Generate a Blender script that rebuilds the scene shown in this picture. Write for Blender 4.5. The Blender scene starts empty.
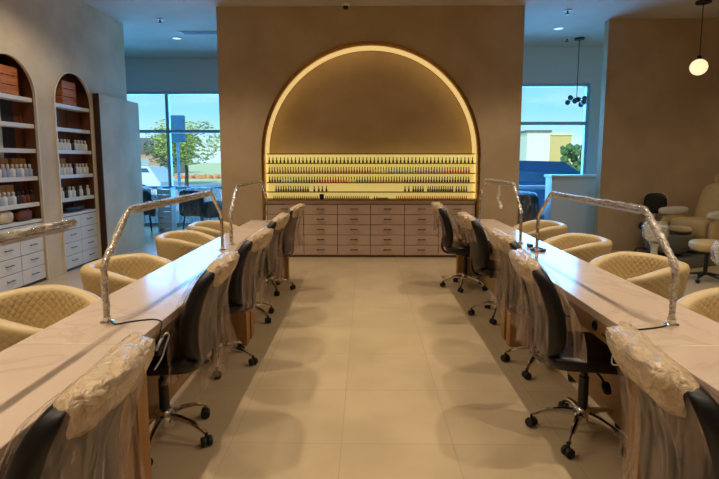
import bpy, bmesh, math, random
from mathutils import Vector, Matrix, noise
random.seed(7)
PI = math.pi
S = bpy.context.scene
COL = S.collection

# ------------------------------------------------------------------ helpers
def nb(): return bmesh.new()

def finish(name, bm, mats, parent=None, smooth=False, recalc=True, loc=None):
    if recalc: bmesh.ops.recalc_face_normals(bm, faces=bm.faces[:])
    me = bpy.data.meshes.new(name)
    bm.to_mesh(me); bm.free()
    if not isinstance(mats, (list, tuple)): mats = [mats]
    for m in mats: me.materials.append(m)
    if smooth:
        for p in me.polygons: p.use_smooth = True
        if smooth != 'all':
            try: me.set_sharp_from_angle(angle=math.radians(40))
            except Exception: pass
    o = bpy.data.objects.new(name, me); COL.objects.link(o)
    if parent: o.parent = parent
    if loc: o.location = loc
    return o

def tag(o, label=None, cat=None, group=None, kind=None):
    if label: o['label'] = label
    if cat: o['category'] = cat
    if group: o['group'] = group
    if kind: o['kind'] = kind
    return o

def thing(name, label, cat, loc=(0, 0, 0), rz=0, group=None):
    o = bpy.data.objects.new(name, None); COL.objects.link(o)
    o.location = loc; o.rotation_euler = (0, 0, rz); o.empty_display_size = .1
    return tag(o, label, cat, group)

def copy_tree(o, parent=None):
    c = o.copy(); COL.objects.link(c)
    if parent: c.parent = parent
    for ch in list(o.children): copy_tree(ch, c)
    return c

def box(bm, x0, x1, y0, y1, z0, z1, mi=0, M=None):
    vs = [bm.verts.new((x, y, z)) for x in (x0, x1) for y in (y0, y1) for z in (z0, z1)]
    if M is not None:
        for v in vs: v.co = M @ v.co
    F = [(0,1,3,2),(4,6,7,5),(0,4,5,1),(2,3,7,6),(0,2,6,4),(1,5,7,3)]
    fs = []
    for f in F:
        q = bm.faces.new([vs[i] for i in f]); q.material_index = mi; fs.append(q)
    return vs

def bbox(x0, x1, y0, y1, z0, z1, b=.006, seg=2):
    bm = nb(); box(bm, x0, x1, y0, y1, z0, z1)
    bmesh.ops.recalc_face_normals(bm, faces=bm.faces[:])
    bmesh.ops.bevel(bm, geom=bm.edges[:], offset=b, segments=seg, affect='EDGES', profile=.5)
    return bm

def lathe(bm, prof, n=20, M=None, mi=0, cap=True):
    rings = []
    for r, z in prof:
        ring = []
        for i in range(n):
            a = 2*PI*i/n
            c = Vector((r*math.cos(a), r*math.sin(a), z))
            if M is not None: c = M @ c
            ring.append(bm.verts.new(c))
        rings.append(ring)
    for a, b in zip(rings[:-1], rings[1:]):
        for i in range(n):
            f = bm.faces.new((a[i], a[(i+1) % n], b[(i+1) % n], b[i])); f.material_index = mi
    if cap:
        for rr in (rings[0], rings[-1]):
            try:
                f = bm.faces.new(rr); f.material_index = mi
            except Exception: pass

def tube(bm, pts, r, n=8, mi=0, sx=1.0):
    pts = [Vector(p) for p in pts]
    rs = r if isinstance(r, (list, tuple)) else [r]*len(pts)
    rings = []
    up = Vector((0, 0, 1)); prevx = None
    for i, p in enumerate(pts):
        if i == 0: t = pts[1]-p
        elif i == len(pts)-1: t = p-pts[i-1]
        else: t = (pts[i+1]-p).normalized() + (p-pts[i-1]).normalized()
        t.normalize()
        if prevx is None:
            ref = up if abs(t.dot(up)) < .9 else Vector((1, 0, 0))
            x = t.cross(ref).normalized()
        else:
            x = (prevx - t*prevx.dot(t)).normalized()
        prevx = x
        y = t.cross(x).normalized()
        rings.append([bm.verts.new(p + (x*math.cos(2*PI*k/n)*sx + y*math.sin(2*PI*k/n))*rs[i]) for k in range(n)])
    for a, b in zip(rings[:-1], rings[1:]):
        for k in range(n):
            f = bm.faces.new((a[k], a[(k+1) % n], b[(k+1) % n], b[k])); f.material_index = mi
    for rr in (rings[0], rings[-1]):
        try:
            f = bm.faces.new(rr); f.material_index = mi
        except Exception: pass

def smooth_path(pts, n=6):
    pts = [Vector(p) for p in pts]
    out = []
    P = [pts[0]*2-pts[1]] + pts + [pts[-1]*2-pts[-2]]
    for i in range(1, len(P)-2):
        for k in range(n):
            t = k/n
            out.append(.5*((2*P[i]) + (-P[i-1]+P[i+1])*t + (2*P[i-1]-5*P[i]+4*P[i+1]-P[i+2])*t*t + (-P[i-1]+3*P[i]-3*P[i+1]+P[i+2])*t**3))
    out.append(pts[-1])
    return out

def pad(bm, w, d, h, n=10, p=4.0, fn=None, mi=0):
    """rounded cushion: superellipsoid of size w,d,h centred on the origin, then fn(v) warps it"""
    vm = {}
    def vert(i, j, k):
        key = (i, j, k)
        if key not in vm:
            c = Vector((2*i/n-1, 2*j/n-1, 2*k/n-1))
            c = Vector([math.copysign(math.sin(abs(q)*PI/2)**.8 if abs(q) > 0 else 0, q) for q in c])
            L = (abs(c.x)**p+abs(c.y)**p+abs(c.z)**p)**(1/p)
            c = c/L
            c = Vector((c.x*w/2, c.y*d/2, c.z*h/2))
            if fn: c = fn(c)
            vm[key] = bm.verts.new(c)
        return vm[key]
    for a in range(n):
        for b in range(n):
            for s in (0, n):
                for q in ([(s,a,b),(s,a+1,b),(s,a+1,b+1),(s,a,b+1)], [(a,s,b),(a+1,s,b),(a+1,s,b+1),(a,s,b+1)], [(a,b,s),(a+1,b,s),(a+1,b+1,s),(a,b+1,s)]):
                    f = bm.faces.new([vert(*t) for t in q]); f.material_index = mi

def sphere(bm, c, r, sub=2, mi=0, sc=(1, 1, 1)):
    g = bmesh.ops.create_icosphere(bm, subdivisions=sub, radius=r)
    for v in g['verts']: v.co = Vector((v.co.x*sc[0], v.co.y*sc[1], v.co.z*sc[2])) + Vector(c)
    for f in {f for v in g['verts'] for f in v.link_faces}: f.material_index = mi

# ------------------------------------------------------------------ materials
def s2l(c):
    return tuple(((x/255)/12.92 if x/255 <= .04045 else (((x/255)+.055)/1.055)**2.4) for x in c)

def mat(name, rgb, rough=.5, metal=0., emit=None, es=0., spec=.5, coat=0., srgb=True):
    m = bpy.data.materials.new(name); m.use_nodes = True
    b = m.node_tree.nodes['Principled BSDF']
    c = s2l(rgb) if srgb else rgb
    b.inputs['Base Color'].default_value = (*c, 1)
    b.inputs['Roughness'].default_value = rough
    b.inputs['Metallic'].default_value = metal
    b.inputs['Specular IOR Level'].default_value = spec
    b.inputs['Coat Weight'].default_value = coat
    if emit:
        b.inputs['Emission Color'].default_value = (*s2l(emit), 1)
        b.inputs['Emission Strength'].default_value = es
    return m

def N(m, t, **kw):
    n = m.node_tree.nodes.new(t)
    for k, v in kw.items():
        if k in n.inputs.keys(): n.inputs[k].default_value = v
        else: setattr(n, k, v)
    return n
def L(m, a, b): m.node_tree.links.new(a, b)

def mottled(name, c1, c2, scale=2., rough=.6, bump=0., detail=6, bscale=30, stretch=(1, 1, 1), metal=0., lo=.35, hi=.65, spec=.5, coat=0.):
    m = mat(name, c1, rough, metal, spec=spec, coat=coat)
    b = m.node_tree.nodes['Principled BSDF']
    tc = N(m, 'ShaderNodeTexCoord'); mp = N(m, 'ShaderNodeMapping'); mp.inputs['Scale'].default_value = stretch
    L(m, tc.outputs['Object'], mp.inputs['Vector'])
    ns = N(m, 'ShaderNodeTexNoise', Scale=scale, Detail=float(detail)); L(m, mp.outputs[0], ns.inputs['Vector'])
    cr = N(m, 'ShaderNodeValToRGB')
    cr.color_ramp.elements[0].position = lo; cr.color_ramp.elements[0].color = (*s2l(c1), 1)
    cr.color_ramp.elements[1].position = hi; cr.color_ramp.elements[1].color = (*s2l(c2), 1)
    L(m, ns.outputs['Fac'], cr.inputs[0]); L(m, cr.outputs[0], b.inputs['Base Color'])
    if bump:
        n2 = N(m, 'ShaderNodeTexNoise', Scale=float(bscale), Detail=4.); L(m, mp.outputs[0], n2.inputs['Vector'])
        bp = N(m, 'ShaderNodeBump', Strength=bump, Distance=.02); L(m, n2.outputs['Fac'], bp.inputs['Height']); L(m, bp.outputs[0], b.inputs['Normal'])
    return m

M = {}
M['plaster'] = mottled('limewash_plaster', (176, 154, 122), (190, 169, 137), 1.6, .75, .08, bscale=5)
M['plaster_dark'] = mottled('bronze_plaster', (176, 152, 118), (190, 166, 131), 1.6, .75, .08, bscale=5)
M['plaster_left'] = mottled('limewash_plaster_pale', (205, 188, 158), (226, 211, 184), 1.7, .75, .08, bscale=5)
M['ceiling'] = mottled('ceiling_plaster', (190, 182, 165), (204, 197, 182), 1.2, .8)
M['white_wall'] = mat('white_paint', (215, 215, 215), .7)
# floor tiles
m = mat('porcelain_tile', (190, 165, 130), .27); M['tile'] = m
b = m.node_tree.nodes['Principled BSDF']
tc = N(m, 'ShaderNodeTexCoord'); mp = N(m, 'ShaderNodeMapping'); L(m, tc.outputs['Object'], mp.inputs['Vector'])
mp.inputs['Location'].default_value = (.13, -2.515, 0)
sep = N(m, 'ShaderNodeSeparateXYZ'); L(m, mp.outputs[0], sep.inputs[0])
def grout(axis, size):
    a = N(m, 'ShaderNodeMath', operation='DIVIDE'); L(m, sep.outputs[axis], a.inputs[0]); a.inputs[1].default_value = size
    f = N(m, 'ShaderNodeMath', operation='FRACT'); L(m, a.outputs[0], f.inputs[0])
    s = N(m, 'ShaderNodeMath', operation='SUBTRACT'); L(m, f.outputs[0], s.inputs[0]); s.inputs[1].default_value = .5
    ab = N(m, 'ShaderNodeMath', operation='ABSOLUTE'); L(m, s.outputs[0], ab.inputs[0])
    g = N(m, 'ShaderNodeMath', operation='GREATER_THAN'); L(m, ab.outputs[0], g.inputs[0]); g.inputs[1].default_value = .5-.0018/size
    fl = N(m, 'ShaderNodeMath', operation='FLOOR'); L(m, a.outputs[0], fl.inputs[0])
    return g, fl
gx, fx = grout(0, .60); gy, fy = grout(1, .625)
mx = N(m, 'ShaderNodeMath', operation='MAXIMUM'); L(m, gx.outputs[0], mx.inputs[0]); L(m, gy.outputs[0], mx.inputs[1])
cmb = N(m, 'ShaderNodeCombineXYZ'); L(m, fx.outputs[0], cmb.inputs[0]); L(m, fy.outputs[0], cmb.inputs[1])
wn = N(m, 'ShaderNodeTexWhiteNoise'); L(m, cmb.outputs[0], wn.inputs['Vector'])
ns = N(m, 'ShaderNodeTexNoise', Scale=2.2, Detail=8.); L(m, tc.outputs['Object'], ns.inputs['Vector'])
ad = N(m, 'ShaderNodeMath', operation='MULTIPLY_ADD'); L(m, wn.outputs['Value'], ad.inputs[0]); ad.inputs[1].default_value = .18; L(m, ns.outputs['Fac'], ad.inputs[2])
cr = N(m, 'ShaderNodeValToRGB'); L(m, ad.outputs[0], cr.inputs[0])
cr.color_ramp.elements[0].position = .35; cr.color_ramp.elements[0].color = (*s2l((184, 164, 132)), 1)
cr.color_ramp.elements[1].position = .85; cr.color_ramp.elements[1].color = (*s2l((200, 179, 146)), 1)
mxc = N(m, 'ShaderNodeMix', data_type='RGBA'); L(m, mx.outputs[0], mxc.inputs[0]); L(m, cr.outputs[0], mxc.inputs[6]); mxc.inputs[7].default_value = (*s2l((170, 150, 120)), 1)
L(m, mxc.outputs[2], b.inputs['Base Color'])

def wood(name, c1, c2):
    return mottled(name, c1, c2, 3., .5, stretch=(6, 6, .7), lo=.3, hi=.7)
M['oak'] = wood('oak_veneer', (150, 104, 52), (178, 130, 72))
M['oak_apron'] = mottled('oak_apron', (158, 122, 76), (176, 138, 90), 3., .45, stretch=(6, .7, 6), lo=.3, hi=.7)
M['gap'] = mat('shade_brown', (60, 34, 16), .6)  # dark brown standing in for shade in table gaps and on the partition end
# marble
m = mottled('marble_top', (198, 176, 156), (214, 194, 174), 1.2, .16, lo=.3, hi=.7, spec=.3); M['marble'] = m
b = m.node_tree.nodes['Principled BSDF']
tc = N(m, 'ShaderNodeTexCoord')
n1 = N(m, 'ShaderNodeTexNoise', Scale=1.6, Detail=8., Distortion=1.2); L(m, tc.outputs['Object'], n1.inputs['Vector'])
r1 = N(m, 'ShaderNodeValToRGB'); e = r1.color_ramp.elements
e[0].position = .475; e[0].color = (0, 0, 0, 1); e[1].position = .5; e[1].color = (1, 1, 1, 1)
e2 = r1.color_ramp.elements.new(.525); e2.color = (0, 0, 0, 1)
L(m, n1.outputs['Fac'], r1.inputs[0])
old = b.inputs['Base Color'].links[0].from_socket
mm = N(m, 'ShaderNodeMath', operation='MULTIPLY'); L(m, r1.outputs[0], mm.inputs[0]); mm.inputs[1].default_value = .2
mxc = N(m, 'ShaderNodeMix', data_type='RGBA'); L(m, mm.outputs[0], mxc.inputs[0]); L(m, old, mxc.inputs[6]); mxc.inputs[7].default_value = (*s2l((150, 128, 112)), 1)
L(m, mxc.outputs[2], b.inputs['Base Color'])

M['cabinet'] = mottled('taupe_lacquer', (184, 158, 138), (190, 164, 144), 3., .45)
M['worktop'] = mat('taupe_worktop', (150, 124, 104), .4)
M['seam'] = mat('drawer_shadow_gap', (92, 70, 54), .7)
M['handle'] = mat('bronze_handle', (110, 82, 50), .35, .9)
M['gold'] = mat('polished_brass', (190, 140, 62), .18, 1.)
M['brass_lip'] = mat('brass_shelf', (150, 108, 52), .4, .6)
M['chrome'] = mat('chrome', (225, 222, 216), .09, 1.)
M['lampmetal'] = mottled('wrapped_lamp_metal', (165, 150, 128), (228, 222, 212), 22, .18, .3, metal=.95, bscale=60)
M['black'] = mat('black_leatherette', (17, 14, 16), .38)
M['blackplastic'] = mat('black_plastic', (18, 17, 18), .35)
M['rubber'] = mat('black_rubber', (24, 22, 22), .6)
M['cream_leather'] = None
M['white_lac'] = mat('white_lacquer', (224, 228, 236), .35)
M['dark_pull'] = mat('grey_pull', (90, 90, 96), .4, .6)
M['led'] = mat('warm_led', (255, 225, 150), .5, emit=(255, 220, 145), es=.62)
M['backlit'] = mat('backlit_acrylic', (240, 225, 150), .5, emit=(255, 228, 128), es=.50)
M['globe'] = mat('lit_opal_globe', (255, 240, 215), .3, emit=(255, 226, 178), es=1.15)
M['spotdisc'] = mat('downlight_disc', (255, 250, 240), .3, emit=(215, 235, 250), es=.9)
M['white_trim'] = mat('white_metal_trim', (215, 215, 215), .4)
M['alu'] = mat('aluminium_frame', (175, 192, 200), .45, .2)
M['pedvinyl'] = mat('cream_spa_vinyl', (206, 180, 128), .35)
M['whitevinyl'] = mat('white_spa_shell', (215, 212, 200), .3)
M['greybowl'] = mat('grey_glass_basin', (110, 108, 96), .12, .2)
M['dark_cloth'] = mat('dark_blue_upholstery', (32, 62, 84), .6)
M['silver'] = mat('silver_lining', (190, 190, 190), .3, .5)

# quilted cream upholstery (diamond stitching from the mesh's own uv, in metres)
def quilt(name, rgb, strength):
    m = mat(name, rgb, .42)
    b = m.node_tree.nodes['Principled BSDF']
    uv = N(m, 'ShaderNodeUVMap'); sp = N(m, 'ShaderNodeSeparateXYZ'); L(m, uv.outputs[0], sp.inputs[0])
    outs = []
    for op in ('ADD', 'SUBTRACT'):
        a = N(m, 'ShaderNodeMath', operation=op); L(m, sp.outputs[0], a.inputs[0]); L(m, sp.outputs[1], a.inputs[1])
        k = N(m, 'ShaderNodeMath', operation='MULTIPLY'); L(m, a.outputs[0], k.inputs[0]); k.inputs[1].default_value = PI/.05
        s = N(m, 'ShaderNodeMath', operation='SINE'); L(m, k.outputs[0], s.inputs[0])
        ab = N(m, 'ShaderNodeMath', operation='ABSOLUTE'); L(m, s.outputs[0], ab.inputs[0])
        pw = N(m, 'ShaderNodeMath', operation='POWER'); L(m, ab.outputs[0], pw.inputs[0]); pw.inputs[1].default_value = .5
        outs.append(pw)
    mu = N(m, 'ShaderNodeMath', operation='MULTIPLY'); L(m, outs[0].outputs[0], mu.inputs[0]); L(m, outs[1].outputs[0], mu.inputs[1])
    bp = N(m, 'ShaderNodeBump', Strength=strength, Distance=.012); L(m, mu.outputs[0], bp.inputs['Height']); L(m, bp.outputs[0], b.inputs['Normal'])
    return m
M['quilt'] = quilt('quilted_cream_leather', (194, 170, 122), .34)
M['cream'] = mat('cream_leather', (198, 174, 126), .42)

# clear plastic covers: streaky film
def film(name, lo, hi, tint=(225, 205, 185), sc=(34, 34, 2.2), rough=.22, bump=.5):
    m = bpy.data.materials.new(name); m.use_nodes = True
    nt = m.node_tree; b = nt.nodes['Principled BSDF']; out = nt.nodes['Material Output']
    b.inputs['Base Color'].default_value = (*s2l(tint), 1); b.inputs['Roughness'].default_value = rough
    b.inputs['Specular IOR Level'].default_value = .8
    tr = N(m, 'ShaderNodeBsdfTransparent')
    tc = N(m, 'ShaderNodeTexCoord'); mp = N(m, 'ShaderNodeMapping'); mp.inputs['Scale'].default_value = sc
    L(m, tc.outputs['Object'], mp.inputs['Vector'])
    ns = N(m, 'ShaderNodeTexNoise', Scale=1., Detail=5., Distortion=.6); L(m, mp.outputs[0], ns.inputs['Vector'])
    mr = N(m, 'ShaderNodeMapRange'); mr.inputs['From Min'].default_value = .38; mr.inputs['From Max'].default_value = .72
    mr.inputs['To Min'].default_value = lo; mr.inputs['To Max'].default_value = hi
    L(m, ns.outputs['Fac'], mr.inputs['Value'])
    bp = N(m, 'ShaderNodeBump', Strength=bump, Distance=.02); L(m, ns.outputs['Fac'], bp.inputs['Height']); L(m, bp.outputs[0], b.inputs['Normal'])
    mx = N(m, 'ShaderNodeMixShader'); L(m, mr.outputs[0], mx.inputs[0]); L(m, tr.outputs[0], mx.inputs[1]); L(m, b.outputs[0], mx.inputs[2])
    L(m, mx.outputs[0], out.inputs['Surface'])
    return m
M['film'] = film('clear_plastic_film', .04, .6, tint=(196, 170, 150), rough=.16)
M['film_lamp'] = film('lamp_plastic_film', .08, .65, tint=(236, 226, 212), sc=(40, 12, 40))
M['foam'] = film('cream_packing_foam', .88, 1., tint=(226, 200, 162), sc=(38, 38, 38), rough=.2, bump=1.)

def glass(name, tint, refl=.06):
    m = bpy.data.materials.new(name); m.use_nodes = True
    nt = m.node_tree; nt.nodes.remove(nt.nodes['Principled BSDF']); out = nt.nodes['Material Output']
    tr = N(m, 'ShaderNodeBsdfTransparent'); tr.inputs[0].default_value = (*tint, 1)
    gl = N(m, 'ShaderNodeBsdfGlossy'); gl.inputs['Roughness'].default_value = .02
    fr = N(m, 'ShaderNodeFresnel', IOR=1.35)
    mx = N(m, 'ShaderNodeMixShader'); L(m, fr.outputs[0], mx.inputs[0]); L(m, tr.outputs[0], mx.inputs[1]); L(m, gl.outputs[0], mx.inputs[2]); L(m, mx.outputs[0], out.inputs['Surface'])
    return m
M['glass'] = glass('window_glass', (.90, .97, 1.))
M['bubble'] = mat('smoked_glass_globe', (70, 110, 130), .1, .1)

# ------------------------------------------------------------------ room
CZ = 3.78; XL = -4.05; YB = 7.62; XR = 8.6; Y0 = -3.2
def struct(name, bm, m, parent=None, smooth=False):
    o = finish(name, bm, m, parent, smooth)
    if parent is None: o['kind'] = 'structure'
    return o
bm = nb(); box(bm, -9, XR+.3, Y0-.3, 11.6, -.12, 0); struct('floor', bm, M['tile'])
bm = nb(); box(bm, -9, XR+.3, Y0-.3, 11.6, CZ, CZ+.15); struct('ceiling', bm, M['ceiling'])

def arch_wall(name, along, a0, a1, z1, arches, pos, thick, m, sgn):
    """wall in the plane (along, z) with full-height arched openings; arches = (c, r, spring)"""
    bm = nb()
    def P(a, d, z): return (a, pos+d*sgn, z) if along == 'x' else (pos+d*sgn, a, z)
    def quad(p, q, r, s): bm.faces.new([bm.verts.new(P(*t)) for t in (p, q, r, s)])
    cur = a0
    for c, r, sp in arches:
        for d in (0, thick): quad((cur, d, 0), (c-r, d, 0), (c-r, d, z1), (cur, d, z1))
        n = 40; pts = [(c-r*math.cos(PI*i/n), sp+r*math.sin(PI*i/n)) for i in range(n+1)]
        for p, q in zip(pts[:-1], pts[1:]):
            for d in (0, thick): quad((p[0], d, p[1]), (q[0], d, q[1]), (q[0], d, z1), (p[0], d, z1))
            quad((p[0], 0, p[1]), (q[0], 0, q[1]), (q[0], thick, q[1]), (p[0], thick, p[1]))
        for s in (-1, 1): quad((c+s*r, 0, 0), (c+s*r, thick, 0), (c+s*r, thick, sp), (c+s*r, 0, sp))
        cur = c+r
    for d in (0, thick): quad((cur, d, 0), (a1, d, 0), (a1, d, z1), (cur, d, z1))
    quad((a0, 0, 0), (a0, thick, 0), (a0, thick, z1), (a0, 0, z1)); quad((a1, 0, 0), (a1, thick, 0), (a1, thick, z1), (a1, 0, z1))
    quad((a0, 0, z1), (a1, 0, z1), (a1, thick, z1), (a0, thick, z1))
    bmesh.ops.remove_doubles(bm, verts=bm.verts[:], dist=1e-5)
    return struct(name, bm, m)

AC, AR, ASP = .071, 1.64, 1.60
ARCH_L = [(5.69, .44, 2.27), (6.94, .44, 2.27)]
arch_wall('wall_center', 'x', -2.23, 2.34, CZ, [(AC, AR, ASP)], YB, .40, M['plaster_dark'], 1)
bm = nb(); box(bm, -2.23, 2.34, YB+.401, YB+.6, 0, CZ); struct('wall_center_back', bm, M['plaster_dark'])
arch_wall('wall_left', 'y', Y0, 8.50, CZ, ARCH_L, XL, .03, M['plaster_left'], -1)
# cupboard-deep recess behind the arches
bm = nb(); box(bm, -4.60, -4.50, 5.0, 7.6, 0, 3.0); box(bm, -4.50, -4.081, 5.0, 5.24, 0, 3.0); box(bm, -4.50, -4.081, 7.40, 7.6, 0, 3.0); box(bm, -4.50, -4.081, 6.14, 6.49, 0, 3.0); box(bm, -4.50, -4.081, 5.2, 7.42, 2.75, 3.0)
struct('wall_niche', bm, mottled('brown_niche_lining', (96, 56, 34), (116, 70, 44), 2., .5))
bm = nb(); box(bm, XL-.2, XL-.031, Y0, 5.0, 0, CZ); box(bm, XL-.2, XL-.031, 7.6, 8.50, 0, CZ); box(bm, -9, XL-.2, Y0, Y0+.1, 0, CZ); struct('wall_left_core', bm, M['plaster_left'])
bm = nb(); box(bm, -9, XL-.16, Y0, Y0+.01, 0, CZ)
bm.free()
bm = bbox(-4.045, -3.96, 7.44, 8.72, 0, 2.50, .004); bm2 = nb(); box(bm2, -4.046, -3.958, 7.425, 7.44, 0, 2.50); tag(finish('partition_end_shade', bm2, M['gap']), kind='structure'); tag(finish('wall_partition', bm, M['plaster_left']), kind='structure')  # dark strip paints in the shade on the partition's near end
# right wing facing the room, rear and side walls
bm = nb(); box(bm, 3.91, XR+.3, 8.32, 8.47, 0, CZ); struct('wall_right_wing', bm, M['plaster_dark'])
bm = nb(); box(bm, XR, XR+.2, Y0, 8.32, 0, CZ); struct('wall_right', bm, M['plaster'])
bm = nb(); box(bm, -9, XR+.3, Y0-.2, Y0, 0, CZ); struct('wall_behind', bm, M['plaster'])
bm = nb(); box(bm, -9.2, -9, Y0, 11.6, 0, CZ); struct('wall_lobby_side', bm, M['white_wall'])
# window walls
YWL, YWR = 11.35, 10.35
bm = nb(); box(bm, -9, .1, YWL, YWL+.2, 3.07, CZ); struct('wall_window_head_left', bm, M['white_wall'])
bm = nb(); box(bm, .1, 8.9, YWR, YWR+.2, 3.08, CZ); box(bm, 4.58, 8.9, YWR, YWR+.2, 0, 3.08); box(bm, .1, 1.6, YWR, YWR+.2, 0, 3.08); struct('wall_window_head_right', bm, M['white_wall'])
bm = nb(); box(bm, 0, .2, YWR, YWL+.2, 0, CZ); box(bm, -1.5, .0, YWL, YWL+.2, 0, 3.07); struct('wall_window_return', bm, M['white_wall'])

def window(name, x0, x1, y, z1, mull, trans):
    r = bpy.data.objects.new(name, None); COL.objects.link(r); r['kind'] = 'structure'; r.location = ((x0+x1)/2, y, 0)
    ox = (x0+x1)/2
    bm = nb()
    for x in [x0+.03, x1-.03]+mull: box(bm, x-.035-ox, x+.035-ox, -.05, .05, 0, z1)
    finish('window_frame', bm, M['alu'], r)
    bm = nb()
    for z in [.03, z1-.03]+trans: box(bm, x0-ox, x1-ox, -.045, .045, z-.035, z+.035)
    finish('transom', bm, M['alu'], r)
    bm = nb(); box(bm, x0-ox, x1-ox, -.005, .005, .03, z1-.03); finish('window_glass', bm, M['glass'], r)
window('window_1', -9, -1.5, YWL+.1, 3.07, [-7.6, -6.1, -4.53, -3.0], [.88, 2.17])
window('window_2', 1.6, 4.58, YWR+.1, 3.08, [3.1], [2.27, .95])

# ------------------------------------------------------------------ polish niche: trim, led, shelves
def arch_path(c, r, sp, n=48, z0=0.0):
    return [(c-r, z0)] + [(c-r*math.cos(PI*i/n), sp+r*math.sin(PI*i/n)) for i in range(n+1)] + [(c+r, z0)]
def arch_band(bm, plane, pos, c, r_in, r_out, sp, d0, d1, z0, mi=0):
    A = arch_path(c, r_in, sp, z0=z0); B = arch_path(c, r_out, sp, z0=z0)
    P = (lambda a, z, d: (a, pos+d, z)) if plane == 'x' else (lambda a, z, d: (pos+d, a, z))
    rings = []
    for (a, z), (a2, z2) in zip(A, B):
        rings.append([bm.verts.new(P(a, z, d0)), bm.verts.new(P(a2, z2, d0)), bm.verts.new(P(a2, z2, d1)), bm.verts.new(P(a, z, d1))])
    for p, q in zip(rings[:-1], rings[1:]):
        for i in range(4):
            f = bm.faces.new((p[i], p[(i+1) % 4], q[(i+1) % 4], q[i])); f.material_index = mi
    bm.faces.new(rings[0]); bm.faces.new(rings[-1])
bm = nb(); arch_band(bm, 'x', YB, AC, AR-.010, AR+.03, ASP, -.025, .015, 0.0)
tag(finish('arch_trim', bm, M['gold'], smooth=True), 'polished brass trim arched around the nail polish niche', 'trim')
bm = nb(); arch_band(bm, 'x', YB, AC, AR-.014, AR-.003, ASP, .11, .38, .92)
tag(finish('led_strip', bm, M['led'], smooth=True), 'glowing warm light strip lining the inside of the big brass arch', 'led strip')
for (c, r, sp), w in zip(ARCH_L, ('nearer', 'farther')):
    bm = nb(); arch_band(bm, 'y', XL, c, r-.009, r+.009, sp, -.02, .012, 0.0)
    tag(finish('arch_trim', bm, mat('champagne_metal', (236, 222, 200), .3, .3), smooth=True), 'thin pale metal trim edging the %s arched opening in the left wall' % w, 'trim')

SH = [1.475, 1.322, 1.175, 1.03, .905]   # top faces of the five polish ledges
t = thing('polish_display_rack', 'backlit five-tier nail polish rack glowing yellow inside the brass arch', 'display rack', (AC, YB+.17, 0))
bm = nb(); box(bm, -1.624, 1.624, .0, .02, .92, 1.605); finish('backlit_panel', bm, M['backlit'], t)
for z in SH:
    bm = nb(); box(bm, -1.622, 1.622, -.075, 0, z-.016, z); finish('shelf', bm, M['brass_lip'], t)
bm = nb(); box(bm, -1.622, 1.622, -.01, .03, 1.606, 1.622); finish('top_rail', bm, M['brass_lip'], t)

# polish bottles
def pol_mat(rgb): return mat('polish_%02x%02x%02x' % rgb, tuple(min(255, int(c*(1.3 if sum(rgb) < 480 else 1))) for c in rgb), .25)
CAP = mat('bottle_cap', (52, 40, 26), .4)
PAL = {}
def bottle_mesh(rgb, kind='polish'):
    key = (rgb, kind)
    if key in PAL: return PAL[key]
    bm = nb()
    if kind == 'polish':
        lathe(bm, [(.013, 0), (.0155, .003), (.0155, .036), (.008, .043), (.008, .044)], 8, mi=0)
        lathe(bm, [(.008, .044), (.007, .086), (.004, .09)], 8, mi=1)
    elif kind == 'tiny':
        lathe(bm, [(.009, 0), (.0095, .03), (.005, .036)], 8, mi=0)
        lathe(bm, [(.0055, .036), (.0055, .058)], 8, mi=1)
    elif kind == 'product':
        lathe(bm, [(.028, 0), (.03, .005), (.03, .085), (.014, .105)], 10, mi=0)
        lathe(bm, [(.015, .105), (.015, .145), (.01, .15)], 10, mi=1)
    me = bpy.data.meshes.new('bottle_mesh'); bmesh.ops.recalc_face_normals(bm, faces=bm.faces[:]); bm.to_mesh(me); bm.free()
    me.materials.append(pol_mat(rgb)); me.materials.append(CAP if kind != 'product' else M['blackplastic'] if sum(rgb) < 300 else M['white_trim'])
    for p in me.polygons: p.use_smooth = True
    PAL[key] = me
    return me
def bottle(rgb, kind, loc, label, cat, group, name):
    o = bpy.data.objects.new(name, bottle_mesh(rgb, kind)); COL.objects.link(o); o.location = loc
    tag(o, label, cat, group)
NAMES = {(70, 74, 44): 'dark olive', (150, 110, 66): 'bronze', (176, 92, 80): 'rose', (190, 190, 90): 'lime', (110, 165, 160): 'teal', (120, 110, 140): 'mauve', (185, 60, 80): 'crimson',
         (60, 110, 80): 'green', (90, 60, 60): 'maroon', (180, 40, 36): 'red', (210, 110, 40): 'orange', (215, 180, 60): 'yellow', (60, 52, 44): 'near-black', (50, 60, 80): 'navy', (150, 60, 55): 'brick red'}
def row_color(row, f):
    def pick(table):
        for lim, c in table:
            if f < lim: return c
        return table[-1][1]
    if row == 0: return (70, 74, 44)
    if row == 1: return pick([(.3, (150, 110, 66)), (.5, (176, 92, 80)), (.58, (190, 190, 90)), (.72, (110, 165, 160)), (.86, (120, 110, 140)), (1.01, (185, 60, 80))])
    if row == 2: return pick([(.05, (90, 60, 60)), (.11, (110, 165, 160)), (.19, (60, 110, 80)), (.25, (90, 60, 60)), (.34, (180, 40, 36)), (.39, (210, 110, 40)), (.43, (215, 180, 60)), (.5, (60, 110, 80)), (.66, (150, 110, 66)), (.8, (90, 60, 60)), (1.01, (60, 52, 44))])
    return random.choice([(60, 52, 44), (50, 60, 80), (60, 110, 80), (90, 60, 60)])
ORD = ['top', 'second', 'third', 'fourth', 'bottom']
YBOT = YB+.17-.04
def X_of(px): return (px-366.3)/64.05+AC-.077
def put_row(row, xs):
    for x in xs:
        f = (x-(AC-1.55))/3.1; c = row_color(row, f)
        side = 'left third' if f < .33 else 'middle' if f < .67 else 'right third'
        bottle(c, 'polish', (x, YBOT, SH[row]), 'small %s nail polish bottle on the %s of the %s backlit rack tier' % (NAMES[c], side, ORD[row]), 'nail polish bottle',
               'nail polish bottles on the %s tier, %s' % (ORD[row], side), 'polish_bottle')
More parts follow.
